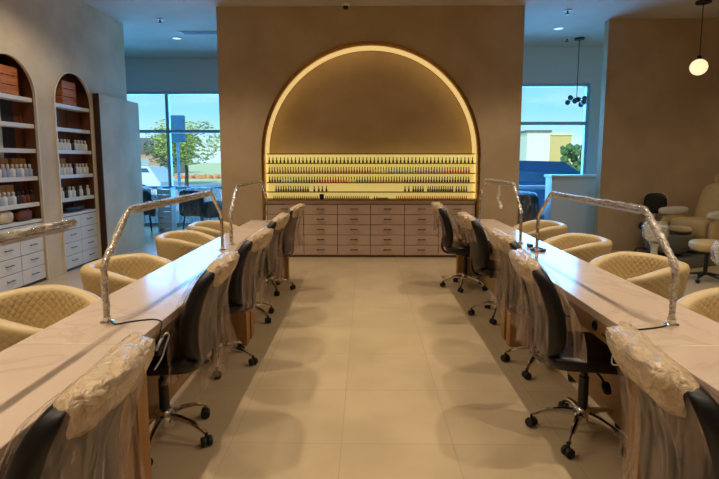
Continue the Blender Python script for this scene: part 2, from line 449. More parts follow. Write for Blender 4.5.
def lin(a, b, n): return [a+(b-a)*i/(n-1) for i in range(n)]
put_row(0, lin(AC-1.58, AC+1.58, 55))
put_row(1, lin(AC-1.58, AC+1.53, 76))
put_row(2, lin(AC-1.58, AC+1.53, 76))
put_row(3, lin(AC-1.48, AC-.98, 14)+[AC-.88, AC-.81, AC-.755, AC-.69]+[AC+.54, AC+.60]+lin(AC+.67, AC+.82, 5)+lin(AC+.90, AC+1.28, 12)+lin(AC+1.34, AC+1.50, 5))
def put_tiny(xs, c, nm):
    for x in xs:
        bottle(c, 'tiny', (x, YBOT, SH[4]), 'tiny %s sample pot on the %s of the bottom backlit tier' % (nm, 'left' if x < AC else 'right'), 'sample pot', 'sample pots on the bottom tier, '+nm, 'sample_pot')
put_tiny(lin(AC-1.52, AC-.83, 24), (110, 80, 44), 'bronze')
put_tiny(lin(AC-.70, AC-.03, 24), (120, 108, 60), 'olive gold')
put_tiny(lin(AC+.41, AC+1.50, 38), (184, 74, 58), 'brick red')
put_tiny([AC+.06, AC+.10], (60, 52, 44), 'black')
bm = bbox(-.035, .035, -.02, .02, 0, .085, .006); tag(finish('card_holder', bm, M['blackplastic'], loc=(AC-.765, YBOT, SH[4])), 'small black box standing among the pots on the bottom tier', 'box')
bm = bbox(-.09, .09, -.03, .03, 0, .03, .01); tag(finish('tray', bm, M['worktop'], loc=(AC+.19, YBOT, SH[4])), 'low pale tray on bottom polish tier beside gap in pots', 'tray')

# drawer cabinets beneath
edges = [AC-1.622, AC-1.042, AC-.515, AC, AC+.53, AC+1.06, AC+1.622]
posn = ['leftmost', 'second from left', 'third from left', 'third from right', 'second from right', 'rightmost']
zr = [.035, .195, .355, .515, .675, .835]
bm = nb(); box(bm, -1.622, 1.622, 0, .36, 0, .03)
box(bm, -1.622, 1.622, .0, .36, .0, .03)
tag(finish('worktop', bbox(-1.622, 1.622, 0, .36, 0, .05, .004), M['worktop'], loc=(AC, YB+.02, .838)), 'taupe worktop running over the drawer cabinets under the polish rack', 'worktop'); bm.free()
for i in range(6):
    x0, x1 = edges[i], edges[i+1]; w = x1-x0
    t = thing('drawer_cabinet', 'taupe five-drawer cabinet, %s of the six under the polish rack' % posn[i], 'cabinet', ((x0+x1)/2, YB+.03, 0), 0, 'taupe drawer cabinets under the polish rack')
    bm = nb(); box(bm, -w/2+.001, w/2-.001, .018, .35, 0, .836); finish('body', bm, M['seam'], t)
    for a, b_ in zip(zr[:-1], zr[1:]):
        d = finish('drawer', bbox(-w/2+.004, w/2-.004, 0, .018, a+.004, b_-.004, .002, 1), M['cabinet'], t)
        bm = nb(); zc = (a+b_)/2+.01
        tube(bm, [(-.06, -.026, zc), (.06, -.026, zc)], .007, 8)
        for s in (-.045, .045): box(bm, s-.006, s+.006, -.026, 0, zc-.006, zc+.006)
        finish('handle', bm, M['handle'], d)

# ------------------------------------------------------------------ left arches: shelf units, cabinets, products
brown = mottled('reddish_brown_panel', (96, 52, 30), (120, 68, 42), 2., .5)
navy = mat('dark_navy_panel', (34, 34, 52), .5)
paleb = mat('pale_blue_panel', (200, 225, 235), .3)  # panel tones put the reflections in the arch back into the colour
SHL = [2.27, 1.955, 1.655, 1.32, 1.0]
slat_mat = mottled('orange_slat_reflection', (170, 96, 44), (205, 130, 68), 4., .6, stretch=(1, 1, 5))
for k, ((c, r, sp), w) in enumerate(zip(ARCH_L, ('nearer', 'farther'))):
    t = thing('shelf_unit', 'white shelves on dark brown backing inside the %s left-wall arch' % w, 'shelves', (-4.27, c, 0), 0)
    b0, b1 = ((.08, .29), (-r, -.10))[k]
    bm = nb(); box(bm, .03, .04, b1, r, .8, 2.72); finish('back_panel', bm, brown, t)
    bm = nb(); box(bm, .03, .04, b0 if k == 0 else -r, b1, .8, 2.25); finish('back_panel', bm, navy, t)
    if k == 0:
        bm = nb(); box(bm, .03, .041, -r, b0, 1.36, 2.25); finish('back_panel', bm, paleb, t)
        bm = nb(); box(bm, .03, .039, -r, b0, .8, 1.36); finish('back_panel', bm, navy, t)
    for s in SHL:
        finish('shelf', bbox(.041, .185, -r+.004, r-.004, s-.05, s, .004), M['white_lac'], t)
    bm = nb(); box(bm, .042, .052, b1+.10*(1+k), b1+.115*(1+k), .8, 2.22); finish('divider', bm, brown, t)
    t = thing('slat_reflection', 'orange-brown wood slats standing in for a reflection on the top shelf of the %s arch' % w, 'slat_reflection', (-4.165, c+(.09, .02)[k], 2.27), 0, 'slatted reflections in the arches')  # orange slats stand in for a wood-like reflection above the shelf
    for j in range(3):
        z = .01+j*.108
        finish('slat', bbox(-.05, .05, -.16, .16, z, z+.10, .006), slat_mat, t)
    for yy in (-.15, .12):
        bm = nb(); box(bm, -.045, .045, yy, yy+.03, 0, .33); finish('corner_post', bm, M['oak'], t)
    t = thing('storage_cabinet', 'white lacquered drawer cabinet filling the foot of the %s arch' % w, 'cabinet', (-4.06, c, 0), 0, 'white cabinets in the arches')
    bm = nb(); box(bm, -.42, -.02, -r+.015, r-.015, .0, .755); finish('body', bm, M['dark_pull'], t)
    finish('counter_top', bbox(-.43, .0, -r+.014, r-.014, .756, .79, .004), M['white_lac'], t)
    for ci in range(2):
        for ri in range(4):
            y0 = -r+.018+ci*(r-.018); z0 = .04+ri*.178
            d = finish('drawer', bbox(-.02, 0, y0+.004, y0+r-.022, z0, z0+.17, .003, 1), M['white_lac'], t)
            bm = nb(); yc = y0+r/2-.01; tube(bm, [(.022, yc-.06, z0+.1), (.022, yc+.06, z0+.1)], .006, 6)
            for s in (-.045, .045): box(bm, 0, .022, yc+s-.005, yc+s+.005, z0+.095, z0+.105)
            finish('handle', bm, M['dark_pull'], d)
def prods(ci, s, ys, cols, desc):
    c = ARCH_L[ci][0]
    for i, y in enumerate(ys):
        col = cols[i % len(cols)]
        cn = {(225, 232, 238): 'white', (165, 182, 215): 'pale blue', (40, 42, 52): 'black', (90, 44, 34): 'red-brown'}[col]
        bottle(col, 'product', (-4.135, c+y, SHL[s]), '%s product bottle on the %s shelf of the %s arch' % (cn, ['top', 'second', 'third', 'fourth', 'fifth'][s], ('nearer', 'farther')[ci]),
               'bottle', 'product bottles on the %s shelf of the %s arch' % (desc, ('nearer', 'farther')[ci]), 'product_bottle')
Wt, Bl, Bk, Rd = (225, 232, 238), (165, 182, 215), (40, 42, 52), (90, 44, 34)
prods(0, 3, lin(-.38, .37, 11), [Bl, Wt, Bl, Wt, Bl], 'fourth')
prods(0, 4, lin(-.38, .05, 7), [Wt, Bl], 'fifth'); prods(0, 4, lin(.13, .37, 4), [Bk, Rd, Rd, Bk], 'fifth')
prods(1, 2, lin(-.36, .36, 10), [Bk, Wt, Wt, Wt, Wt], 'third')
prods(1, 3, lin(-.36, .36, 10), [Bk, Wt, Wt, Wt, Wt], 'fourth')
prods(1, 4, lin(-.36, .36, 9), [Bk, Wt, Bk, Wt, Wt], 'fifth')
card = mottled('tan_cardboard', (178, 132, 78), (190, 146, 92), 4., .8)
for (ci, s, y, w_, h, lab) in [(0, 3, -.05, .26, .22, 'behind bottles on the fourth shelf, nearer arch, left box'), (0, 3, .26, .25, .22, 'behind bottles on the fourth shelf, nearer arch, right box'), (1, 3, -.2, .3, .22, 'behind bottles on the fourth shelf, farther arch'), (0, 4, .0, .28, .23, 'behind bottles on the fifth shelf, nearer arch')]:
    t = thing('cardboard_box', 'tan cardboard box '+lab, 'box', (-4.205, ARCH_L[ci][0]+y, SHL[s]), 0, 'cardboard boxes on arch shelves')
    finish('carton', bbox(-.022, .022, -w_/2+.005, w_/2-.005, 0, h, .004), card, t)
    bm = nb(); box(bm, -.0225, .0228, -.02, .02, h-.07, h+.001); finish('tape', bm, M['oak'], t)
bagm = mottled('crumpled_bag', (196, 168, 120), (226, 214, 196), 6., .5, .5)
for y, w_, h, lab, mm_ in [(-.12, .24, .15, 'crumpled cream bag on the white cabinet in the nearer arch', bagm), (.2, .26, .14, 'dark brown bundle beside cream bag on the nearer arch cabinet', brown)]:
    bm = nb(); pad(bm, .12, w_, h, 8, 2.6, lambda v: v*(1+.18*noise.noise(v*14)))
    tag(finish('bag', bm, mm_, smooth='all', loc=(-4.15, ARCH_L[0][0]+y, .79+h/2*1.03)), lab, 'bag')
bm = nb(); pad(bm, .12, .5, .08, 8, 3, lambda v: v*(1+.1*noise.noise(v*14)))
tag(finish('folded_mat', bm, M['rubber'], smooth='all', loc=(-4.15, ARCH_L[1][0], .79+.043)), 'low black folded mat on the white cabinet in the farther arch', 'mat')

# ------------------------------------------------------------------ manicure tables
def manicure_table(xc, w, y0, y1, inner, label, first_panel, last_panel):
    """xc centre, inner = -1/+1 direction of the aisle side"""
    L_ = y1-y0; hw = w/2
    t = thing('manicure_table', label, 'table', (xc, y0, 0), 0, 'long manicure tables')
    finish('marble_top', bbox(-hw, hw, .001, L_-.001, .715, .76, .004), M['marble'], t)
    a0, a1 = (-hw+.02, hw-.02)
    bm = nb(); box(bm, a0, a1, .10, L_-.10, .615, .714); finish('apron', bm, M['oak_apron'], t)
    bm = nb(); box(bm, -.02, .02, .10, L_-.10, .06, .614); finish('modesty_panel', bm, M['oak_apron'], t)
    for yy in ((.03, .13) if first_panel else None, (L_-.13, L_-.03) if last_panel else None):
        if yy: finish('end_panel', bbox(-hw+.005, hw-.005, yy[0], yy[1], 0, .714, .003), M['oak'], t)
    for yy in ((0.0, .029), (L_-.029, L_)):
        bm = nb(); box(bm, -hw+.04, hw-.04, yy[0]+.0005, yy[1]-.0005, 0, .714); finish('gap_shade', bm, M['gap'], t)  # dark strip in the gap between tables, its shade put into the colour
    n = 2
    for i in range(n):
        yc = L_*(i+.5)/n
        bm = nb(); Mx = Matrix.Translation((inner*(hw-.02), yc, .668)) @ Matrix.Rotation(inner*PI/2, 4, 'Y')
        lathe(bm, [(.026, 0), (.026, .008), (.017, .01), (.017, .004)], 16, Mx); finish('cable_grommet', bm, M['blackplastic'], t, True)
        bm = nb(); xx = inner*(hw-.021)
        box(bm, min(xx, xx+inner*.006), max(xx, xx+inner*.006), yc-.25, yc-.08, .645, .655); finish('drawer_pull', bm, M['handle'], t)
    return t
for side, xc, inn, ends in (('left', -1.215, 1, [-.35, 1.97, 4.05, 6.22]), ('right', 1.415, -1, [-.35, 1.985, 4.05, 6.38])):
    for k in range(3):
        manicure_table(xc, .49, ends[k], ends[k+1], inn, 'marble-topped oak manicure table, %s section of the %s row' % (['nearest', 'middle', 'farthest'][k], side), True, True)

# ------------------------------------------------------------------ table lamps
def table_lamp(x, ya, yb, label, wrap=(.2, .8), lone=False, hb=1.27, seed=0):
    t = thing('table_lamp', label, 'lamp', (x, ya, .76), 0, 'arched table lamps')
    L_ = yb-ya; h = hb-.76; k = .27
    pts = [(0, 0, .012), (0, .0, .28), (0, k, h), (0, L_-k, h)]
    if not lone: pts += [(0, L_, .30), (0, L_, .012)]
    else: pts = pts[:4]
    # soften the bends
    out = [Vector(pts[0])]
    for a, b, c in zip(pts[:-2], pts[1:-1], pts[2:]):
        a, b, c = Vector(a), Vector(b), Vector(c)
        p = b+(a-b).normalized()*.035; q = b+(c-b).normalized()*.035
        for s in range(5):
            u = s/4; out.append(p*(1-u)**2+b*2*u*(1-u)+q*u*u)
    out.append(Vector(pts[-1]))
    bm = nb(); tube(bm, out, .0135, 10); finish('arm', bm, M['lampmetal'], t, True)
    bm = nb(); box(bm, -.011, .011, k+.05, L_-k-.05, h-.026, h-.012); finish('light_bar', bm, M['white_trim'], t)
    for yy in ([0] if lone else [0, L_]):
        bm = nb(); lathe(bm, [(.032, 0), (.032, .006), (.017, .012), (.017, .03)], 20, Matrix.Translation((0, yy, 0))); finish('base', bm, M['chrome'], t, True)
    # plastic wrap on the arm
    rnd = random.Random(seed)
    def wrapseg(idx0, idx1, r0):
        src = out[idx0:idx1+1]
        P_ = []
        for a, b in zip(src[:-1], src[1:]):
            n = max(1, int((b-a).length/.02))
            for i in range(n): P_.append(a.lerp(b, i/n))
        P_.append(src[-1])
        if len(P_) < 3: return
        rs = [r0*(1+.35*noise.noise(Vector((i*.45, seed*3.1, 0)))) for i in range(len(P_))]
        bm = nb(); tube(bm, P_, rs, 10)
        for v in bm.verts: v.co += Vector((noise.noise(v.co*35+Vector((seed, 0, 0))), noise.noise(v.co*31), noise.noise(v.co*37)))*.004
        finish('plastic_wrap', bm, M['film_lamp'], t, True)
    for a, b in wrap: wrapseg(a, b, .018)
    return t
table_lamp(-1.215, .25, 2.30, 'lamp arm at the left edge ending above nearest table on left row', wrap=[(6, 11)], lone=True, seed=1, hb=1.262)
table_lamp(-1.215, 2.24, 4.12, 'large arched lamp bridging the middle of the left tables', wrap=[(0, 6), (6, 11)], seed=2)
table_lamp(-1.215, 4.40, 6.02, 'farthest arched lamp on the left tables, wrapped in plastic', wrap=[(0, 6), (11, 16)], seed=3, hb=1.28)
table_lamp(1.415, 2.24, 4.06, 'large arched lamp bridging the middle of the right tables', wrap=[(0, 6), (1, 11)], seed=4)
table_lamp(1.415, 4.50, 6.15, 'farthest arched lamp on the right tables, wrapped in plastic', wrap=[(3, 12), (11, 16)], seed=5, hb=1.29)
# hanging strip of plastic on the farthest right lamp
bm = nb()
pts = [(0, 0, 0), (.01, .01, -.08), (-.01, -.01, -.15), (.02, -.04, -.20), (.0, -.09, -.24)]
tube(bm, smooth_path(pts), [.022, .02, .02, .018, .019]*4+[.02]*5, 8, sx=.4) if False else tube(bm, smooth_path(pts), .018, 8, sx=.5)
tag(finish('plastic_strip', bm, M['film_lamp'], smooth=True, loc=(1.415, 5.3, 1.25)), 'loose strip of clear plastic dangling from the farthest right lamp', 'plastic wrap')

# ------------------------------------------------------------------ cords and adapters
def cord(pts, label, r=.0035, name='black_cord'):
    bm = nb(); tube(bm, smooth_path(pts, 8), r, 6)
    o = finish(name, bm, M['blackplastic'], smooth=True)
    return tag(o, label, 'cord')
cord([(-1.19, 2.23, .77), (-1.16, 2.21, .764), (-1.10, 2.25, .764), (-1.02, 2.28, .764), (-.963, 2.25, .763), (-.955, 2.22, .74), (-.955, 2.20, .70), (-.955, 2.19, .68)], 'black power cord from the big left lamp over the table edge')
cord([(1.39, 2.23, .77), (1.36, 2.21, .764), (1.28, 2.18, .764), (1.19, 2.16, .764), (1.163, 2.17, .763), (1.156, 2.19, .74), (1.156, 2.18, .70), (1.155, 2.17, .68)], 'black power cord from the big right lamp over the table edge')
for x, y, z, rr, w in ((-.952, 2.19, .672, .5, 'left'), (1.152, 2.17, .665, -.5, 'right')):
    t = thing('power_adapter', 'black power adapter hanging on the aisle side of the %s table' % w, 'adapter', (x, y, z), 0, 'power adapters')
    t.rotation_euler = (rr, 0, 0)
    finish('housing', bbox(-.018, .018, -.05, .05, -.02, .02, .006), M['blackplastic'], t, True)
    bm = nb(); tube(bm, smooth_path([(0, .05, 0), (0, .09, -.02), (0, .10, -.05), (0, .04, -.06), (0, -.02, -.07), (0, -.1, -.05)]), .004, 6)
    finish('cable', bm, M['white_trim'], t, True)
def coil(x, y, label):
    r = random.Random(int(x*100)); pts = []
    for i in range(16): a = i*1.1; pts.append((x+.07*math.cos(a)*(.6+.4*r.random()), y+.09*math.sin(a)*(.6+.4*r.random()), .766+.004*(i % 4)))
    cord(pts, label, .006, 'coiled_cable')
coil(1.45, 4.13, 'tangled black cable lying on the right table by lamp foot')
finish('x', bbox(-.02, .02, -.035, .035, 0, .03, .006), M['blackplastic']).name = 'plug_box'
o = bpy.data.objects['plug_box']; o.location = (1.44, 4.31, .76); tag(o, 'small black plug box on the right table behind the tangled cable', 'adapter')

# ------------------------------------------------------------------ technician chairs
def back_warp(v):
    # wraps round the sitter and leans back; y = thickness direction (sitter at +y)
    t = (v.z+.25)/.5
    y = v.y + .55*v.x*v.x - .11*t + .05*math.sin(PI*t)
    return Vector((v.x*(1-.10*max(0, t-.5)), y, v.z))
def drape(seed, bot=-.30, side=-1):
    rnd = random.Random(seed); bm = nb(); n = 72; m_ = 22
    ph = [rnd.uniform(0, 6.28) for _ in range(4)]; rings = []
    for j in range(m_+1):
        f = j/m_
        ring = []
        low = bot + .05*math.sin(seed)
        for i in range(n):
            a = 2*PI*i/n; ca, sa = math.cos(a), math.sin(a)
            p = 3.2; q = (abs(ca)**p+abs(sa)**p)**(-1/p)
            z = .262 - f*(.262-low)
            hw = .262; hd = .067
            if f < .15: k = math.sin(f/.15*PI/2); hw *= .80+.20*k; hd *= .35+.65*k
            fold = (.010+.032*f)*(math.sin(a*9+ph[0]+2*f)+.6*math.sin(a*17+ph[1]-3*f)+.35*math.sin(a*31+ph[2]))
            fold *= min(1, f/.25)
            hw2 = hw*(1+.12*f*f); hd2 = hd*(1+.5*f)
            x, y = ca*q*(hw2+fold*.6), sa*q*(hd2+max(-.005, fold*.8)+.002)
            zz = z + (.04*math.sin(a*3+ph[3])*f*f)
            t = min(1.1, max(-.3, (zz+.25)/.5))
            y = y + .55*min(abs(x), .27)**2 - .11*t + .05*math.sin(PI*max(0, min(1, t)))
            ring.append(bm.verts.new((x, y, zz)))
        rings.append(ring)
    for a, b in zip(rings[:-1], rings[1:]):
        for i in range(n):
            # the bag gapes open round the end of the backrest nearest the door
            if side*math.cos(2*PI*(i+.5)/n) > .80: continue
            bm.faces.new((a[i], a[(i+1) % n], b[(i+1) % n], b[i]))
    return bm
BZ = .745; BY = -.235
def make_chair():
    t = thing('task_chair', 'x', 'chair', (0, 0, 0), 0, 'black task chairs under plastic along the tables')
    bm = nb(); pad(bm, .47, .47, .085, 10, 5, lambda v: Vector((v.x, v.y, v.z - .03*max(0, v.y/.235)**3 + .012*(abs(v.x)/.235)**2)))
    finish('seat', bm, M['black'], t, 'all', loc=(0, .0, .475))
    bm = nb(); pad(bm, .49, .105, .50, 12, 4.5, back_warp); finish('backrest', bm, M['black'], t, 'all', loc=(0, BY, BZ))
    # stitched side piping
    bm = nb(); box(bm, -.10, .10, -.12, .12, .408, .432); lathe(bm, [(.05, .38), (.05, .41)], 16); finish('seat_plate', bm, M['blackplastic'], t)
    bm = nb(); tube(bm, smooth_path([(0, -.10, .418), (0, -.22, .42), (0, -.275, .47), (0, -.27, .60)], 5), .014, 8, sx=2.2); finish('back_bracket', bm, M['blackplastic'], t, True)
    bm = nb(); lathe(bm, [(.027, .16), (.027, .34), (.02, .345), (.02, .385)], 18); finish('gas_column', bm, M['blackplastic'], t, True)
    bm = nb(); lathe(bm, [(.02, .06), (.048, .085), (.052, .13), (.038, .165), (.03, .17)], 20); finish('hub', bm, M['chrome'], t, True)
    for k in range(5):
        a = 2*PI*k/5+.3; ca, sa = math.cos(a), math.sin(a)
        bm = nb(); pts = [(.035*ca, .035*sa, .128), (.10*ca, .10*sa, .128), (.19*ca, .19*sa, .108), (.258*ca, .258*sa, .072)]
        tube(bm, smooth_path(pts, 4), [.022, .021, .02, .019, .018, .017, .016, .016, .015, .015, .014, .013, .013], 8)
        lg = finish('leg', bm, M['chrome'], t, True)
        bm = nb()
        R_ = Matrix.Translation((.262*ca, .262*sa, .027)) @ Matrix.Rotation(a+.9, 4, 'Z') @ Matrix.Rotation(PI/2, 4, 'Y')
        for s in (-.016, .016):
            lathe(bm, [(.012, -.011), (.024, -.011), (.027, -.006), (.027, .006), (.024, .011), (.012, .011)], 16, R_ @ Matrix.Translation((0, 0, s)))
        lathe(bm, [(.009, .03), (.009, .072)], 8, Matrix.Translation((.262*ca, .262*sa, 0)))
        box(bm, -.02, .02, -.004, .004, -.004, .026, M=R_)
        finish('caster', bm, M['rubber'], lg, True)
    bm = nb(); tube(bm, smooth_path([(.03, .02, .41), (.13, .04, .40), (.18, .045, .385)], 4), .007, 8)
    pad_c = Vector((.20, .05, .37)); g = nb(); pad(g, .07, .045, .02, 6, 3); 
    tmp = bpy.data.meshes.new('t'); g.to_mesh(tmp); g.free()
    n0 = len(bm.verts); bm.from_mesh(tmp); bm.verts.ensure_lookup_table()
    for v in bm.verts[n0:]: v.co = Matrix.Rotation(.7, 3, 'Y') @ v.co + pad_c
    finish('height_lever', bm, M['blackplastic'], t, True)
    # foam wrap over the top of the back
    def fw(v):
        v = Vector((v.x+.022, v.y-.012, v.z+.19))
        w = back_warp(v); s = noise.noise(v*22); s2 = abs(noise.noise(v*48)); w += Vector((0, .014*s-.012*s2, .010*noise.noise(v*17)+.014*s2))
        return w
    bm = nb(); pad(bm, .455, .128, .145, 22, 3.4, fw); finish('foam_wrap', bm, M['foam'], t, 'all', loc=(-.0, BY, BZ))
    finish('plastic_cover', drape(1), M['film'], t, 'all', loc=(0, BY, BZ), recalc=True)
    return t
proto = make_chair()
spots = [  # x, y, yaw offset, label
 (-1.00, 1.21, 0.05, 'nearest left black task chair, foam and plastic draped, bottom left corner'),
 (-1.10, 2.56, 0.10, 'second nearest left black task chair, plastic over its back, behind the power adapter'),
 (-1.10, 3.56, -.05, 'third black task chair along the left tables, plastic over its back'),
 (-1.14, 4.62, 0.0, 'fourth black task chair along the left tables, plastic over its back'),
 (-1.12, 5.66, -.10, 'farthest black task chair along the left tables, near the drawer cabinets'),
 (1.12, 1.30, -.12, 'nearest right black task chair, foam and plastic draped, bottom right corner'),
 (1.20, 2.62, -.14, 'second nearest right black task chair, seat and chrome base in full view'),
 (1.30, 3.52, 0.02, 'third black task chair along the right tables, plastic over its back'),
 (1.30, 4.72, 0.0, 'fourth black task chair along the right tables, dark back toward the aisle'),
 (1.19, 5.84, -.12, 'farthest black task chair on the right, pulled out toward the aisle')]
for i, (x, y, a, lab) in enumerate(spots):
    c = proto if i == 0 else copy_tree(proto)
    c.location = (x, y, 0); c.rotation_euler = (0, 0, (PI/2 if x < 0 else -PI/2)+a); c['label'] = lab
    rot = [0, .25, .6, .1, .9, .4, .45, .2, .5, .7][i]
    for ch in c.children:
        if ch.name.startswith('foam_wrap') and x > 0:
            if i == 5:
                foam2 = ch.data.copy()
                for v in foam2.vertices: v.co.x *= -1
                foam2.flip_normals()
            ch.data = foam2
        if ch.name.startswith('plastic_cover') and i > 0:
            o2 = finish('tmp', drape(i*3+2, -.30 if i not in (8, 9) else -.05, -1 if x < 0 else 1), M['film'], None, 'all'); ch.data = o2.data; bpy.data.objects.remove(o2)
        if ch.name.startswith(('leg', 'hub')): ch.rotation_euler = (0, 0, rot)

# ------------------------------------------------------------------ barrel chairs
def make_barrel():
    t = thing('barrel_chair', 'x', 'armchair', (0, 0, 0), 0, 'cream quilted barrel chairs')
    bm = nb(); uvl = bm.loops.layers.uv.new('UVMap')
    n, A = 44, 2.35
    # profile round the tub wall: outer bottom -> outer top -> rim -> inner top -> inner bottom
    prof = [(.0, .27, 0), (.02, .45, 0), (.045, .60, 0), (.058, .70, 0), (.062, .735, 1), (.052, .760, 1), (.022, .770, 1), (-.012, .762, 1), (-.026, .742, 1), (-.032, .70, 0), (-.045, .60, 0), (-.055, .44, 0)]
    prev = None
    for i in range(n+1):
        a = -A+2*A*i/n
        drop = .05*max(0, (abs(a)-1.2)/(A-1.2))**1.5
        ring = []
        for (dr, z, mi) in prof:
            rx, ry = .285+dr, .265+dr
            p = 2.5; ca, sa = math.cos(a), math.sin(a); q = (abs(ca)**p+abs(sa)**p)**(-1/p)
            zz = z - drop*(z-.27)/.5*2
            ring.append(bm.verts.new((rx*sa*q, -ry*ca*q, zz)))
        if prev:
            for k in range(len(prof)-1):
                f = bm.faces.new((prev[k], ring[k], ring[k+1], prev[k+1])); f.material_index = 1 if prof[k][2] and prof[k+1][2] else 0
                us = [(a-2*A/n)*.3, a*.3, a*.3, (a-2*A/n)*.3]; vs = [prof[k][1], prof[k][1], prof[k+1][1], prof[k+1][1]]
                for lp, u, v in zip(f.loops, us, vs): lp[uvl].uv = (u, v)
        else:
            f = bm.faces.new(ring[::-1]); f.material_index = 1
        prev = ring
    f = bm.faces.new(prev); f.material_index = 1
    finish('shell', bm, [M['quilt'], M['cream']], t, 'all')
    bm = nb(); pad(bm, .52, .52, .13, 10, 3.6); finish('seat_cushion', bm, M['cream'], t, 'all', loc=(0, .02, .445))
    bm = nb(); lathe(bm, [(.20, .26), (.27, .28), (.275, .39), (.25, .395)], 30); finish('seat_base', bm, M['cream'], t, True)
    bm = nb(); lathe(bm, [(.24, 0), (.24, .012), (.05, .03), (.035, .05), (.035, .26)], 28); finish('pedestal', bm, M['chrome'], t, True)
    return t
bp = make_barrel()
bs = [(-1.80, 2.62, -PI/2, 'cream quilted barrel chair nearest the camera on the left'), (-1.74, 3.63, -PI/2-.08, 'second nearest cream barrel chair left of the left tables'),
      (-1.80, 5.00, -PI/2+.1, 'third cream barrel chair left of the left tables'), (-1.78, 5.86, -PI/2, 'farthest cream barrel chair left of the left tables'),
      (2.06, 2.62, PI/2, 'cream barrel chair at the right edge behind the lamp leg'), (2.06, 3.76, PI/2+.1, 'second cream barrel chair right of the tables, beyond the lamp leg'),
      (2.03, 4.82, PI/2-.05, 'third cream barrel chair right of the right tables'), (2.06, 5.95, PI/2, 'farthest cream barrel chair right of the right tables')]
for i, (x, y, rz, lab) in enumerate(bs):
    c = bp if i == 0 else copy_tree(bp)
    c.location = (x, y, 0); c.rotation_euler = (0, 0, rz); c['label'] = lab

# ------------------------------------------------------------------ pedicure corner
def spa_chair(loc, rz, label, part=''):
    # faces +y (feet toward +y)
    t = thing('pedicure_chair', label, 'spa chair', loc, rz, 'cream pedicure spa chairs')
    finish('platform', bbox(-.38, .38, -.5, .90, 0, .14, .02), M['greybowl'], t, True)
    bm = nb(); pad(bm, .62, .60, .30, 10, 5); finish('seat', bm, M['pedvinyl'], t, 'all', loc=(0, -.05, .50))
    bm = nb(); pad(bm, .50, .42, .26, 8, 5); finish('seat_box', bm, M['whitevinyl'], t, 'all', loc=(0, -.08, .27))
    bm = nb(); pad(bm, .62, .17, .62, 10, 4, lambda v: Vector((v.x, v.y-.42*(v.z+.31)+.0, v.z))); finish('backrest', bm, M['pedvinyl'], t, 'all', loc=(0, -.34, .86))
    bm = nb(); pad(bm, .36, .14, .22, 8, 2.6); finish('headrest', bm, M['pedvinyl'], t, 'all', loc=(0, -.60, 1.22))
    for s in (-1, 1):
        bm = nb(); pad(bm, .13, .62, .13, 8, 3.2); ar = finish('armrest', bm, M['whitevinyl'], t, 'all', loc=(s*.37, .02, .73))
        bm = nb(); pad(bm, .09, .5, .44, 8, 4.5); finish('arm_panel', bm, M['pedvinyl'], ar, 'all', loc=(0, 0, -.26))
    bm = nb(); lathe(bm, [(.17, 0), (.25, .06), (.31, .26), (.315, .30), (.285, .30), (.26, .22), (.18, .08), (.0, .07)], 30)
    for v in bm.verts: v.co.x *= 1.12
    finish('foot_basin', bm, M['greybowl'], t, True, loc=(0, .62, .16))
    bm = nb(); pad(bm, .34, .14, .10, 8, 3); finish('footrest', bm, M['pedvinyl'], t, 'all', loc=(0, .36, .50))
    bm = nb(); tube(bm, smooth_path([(.12, .90, .44), (.12, .92, .58), (.12, .86, .62), (.12, .80, .58)], 5), .012, 8); finish('faucet', bm, M['chrome'], t, True)
    return t
spa_chair((5.0, 7.48, 0), math.radians(112), 'cream pedicure chair with grey basin in front of the right wall')
def stool(loc, label, back=True, mtop='pedvinyl', rz=0):
    t = thing('pedicure_stool', label, 'stool', loc, rz)
    bm = nb(); pad(bm, .36, .36, .15, 10, 3); finish('seat', bm, M[mtop], t, 'all', loc=(0, 0, .455))
    bm = nb(); lathe(bm, [(.024, .08), (.024, .38), (.08, .385)], 16); finish('gas_column', bm, M['blackplastic'], t, True)
    for k in range(5):
        a = 2*PI*k/5; ca, sa = math.cos(a), math.sin(a)
        bm = nb(); tube(bm, [(.02*ca, .02*sa, .10), (.21*ca, .21*sa, .07)], [.018, .012], 8); lg = finish('leg', bm, M['blackplastic'], t, True)
        bm = nb(); lathe(bm, [(.02, -.016), (.026, -.01), (.026, .01), (.02, .016)], 14, Matrix.Translation((.21*ca, .21*sa, .028)) @ Matrix.Rotation(a+.6, 4, 'Z') @ Matrix.Rotation(PI/2, 4, 'Y')); finish('caster', bm, M['rubber'], lg, True)
    if back:
        bm = nb(); pad(bm, .34, .08, .34, 10, 2.8, lambda v: Vector((v.x, v.y+.5*v.x*v.x, v.z))); bk = finish('backrest', bm, M['black'], t, 'all', loc=(0, -.20, .82))
        bm = nb(); pad(bm, .36, .04, .36, 10, 2.8, lambda v: Vector((v.x, v.y+.5*v.x*v.x, v.z))); finish('back_shell', bm, M['pedvinyl'], bk, 'all', loc=(0, -.045, 0))
        bm = nb(); tube(bm, smooth_path([(0, 0, .38), (0, -.22, .40), (0, -.245, .66), (0, -.245, .75)], 5), .012, 8, sx=2); finish('back_bracket', bm, M['chrome'], t, True)
    return t
stool((4.62, 8.0, 0), 'stool with black oval back by the right wall, beside the pedicure chair', True, 'black', PI*.78)
stool((4.28, 6.18, 0), 'cream round stool on black wheeled base between the pedicure chairs', False)
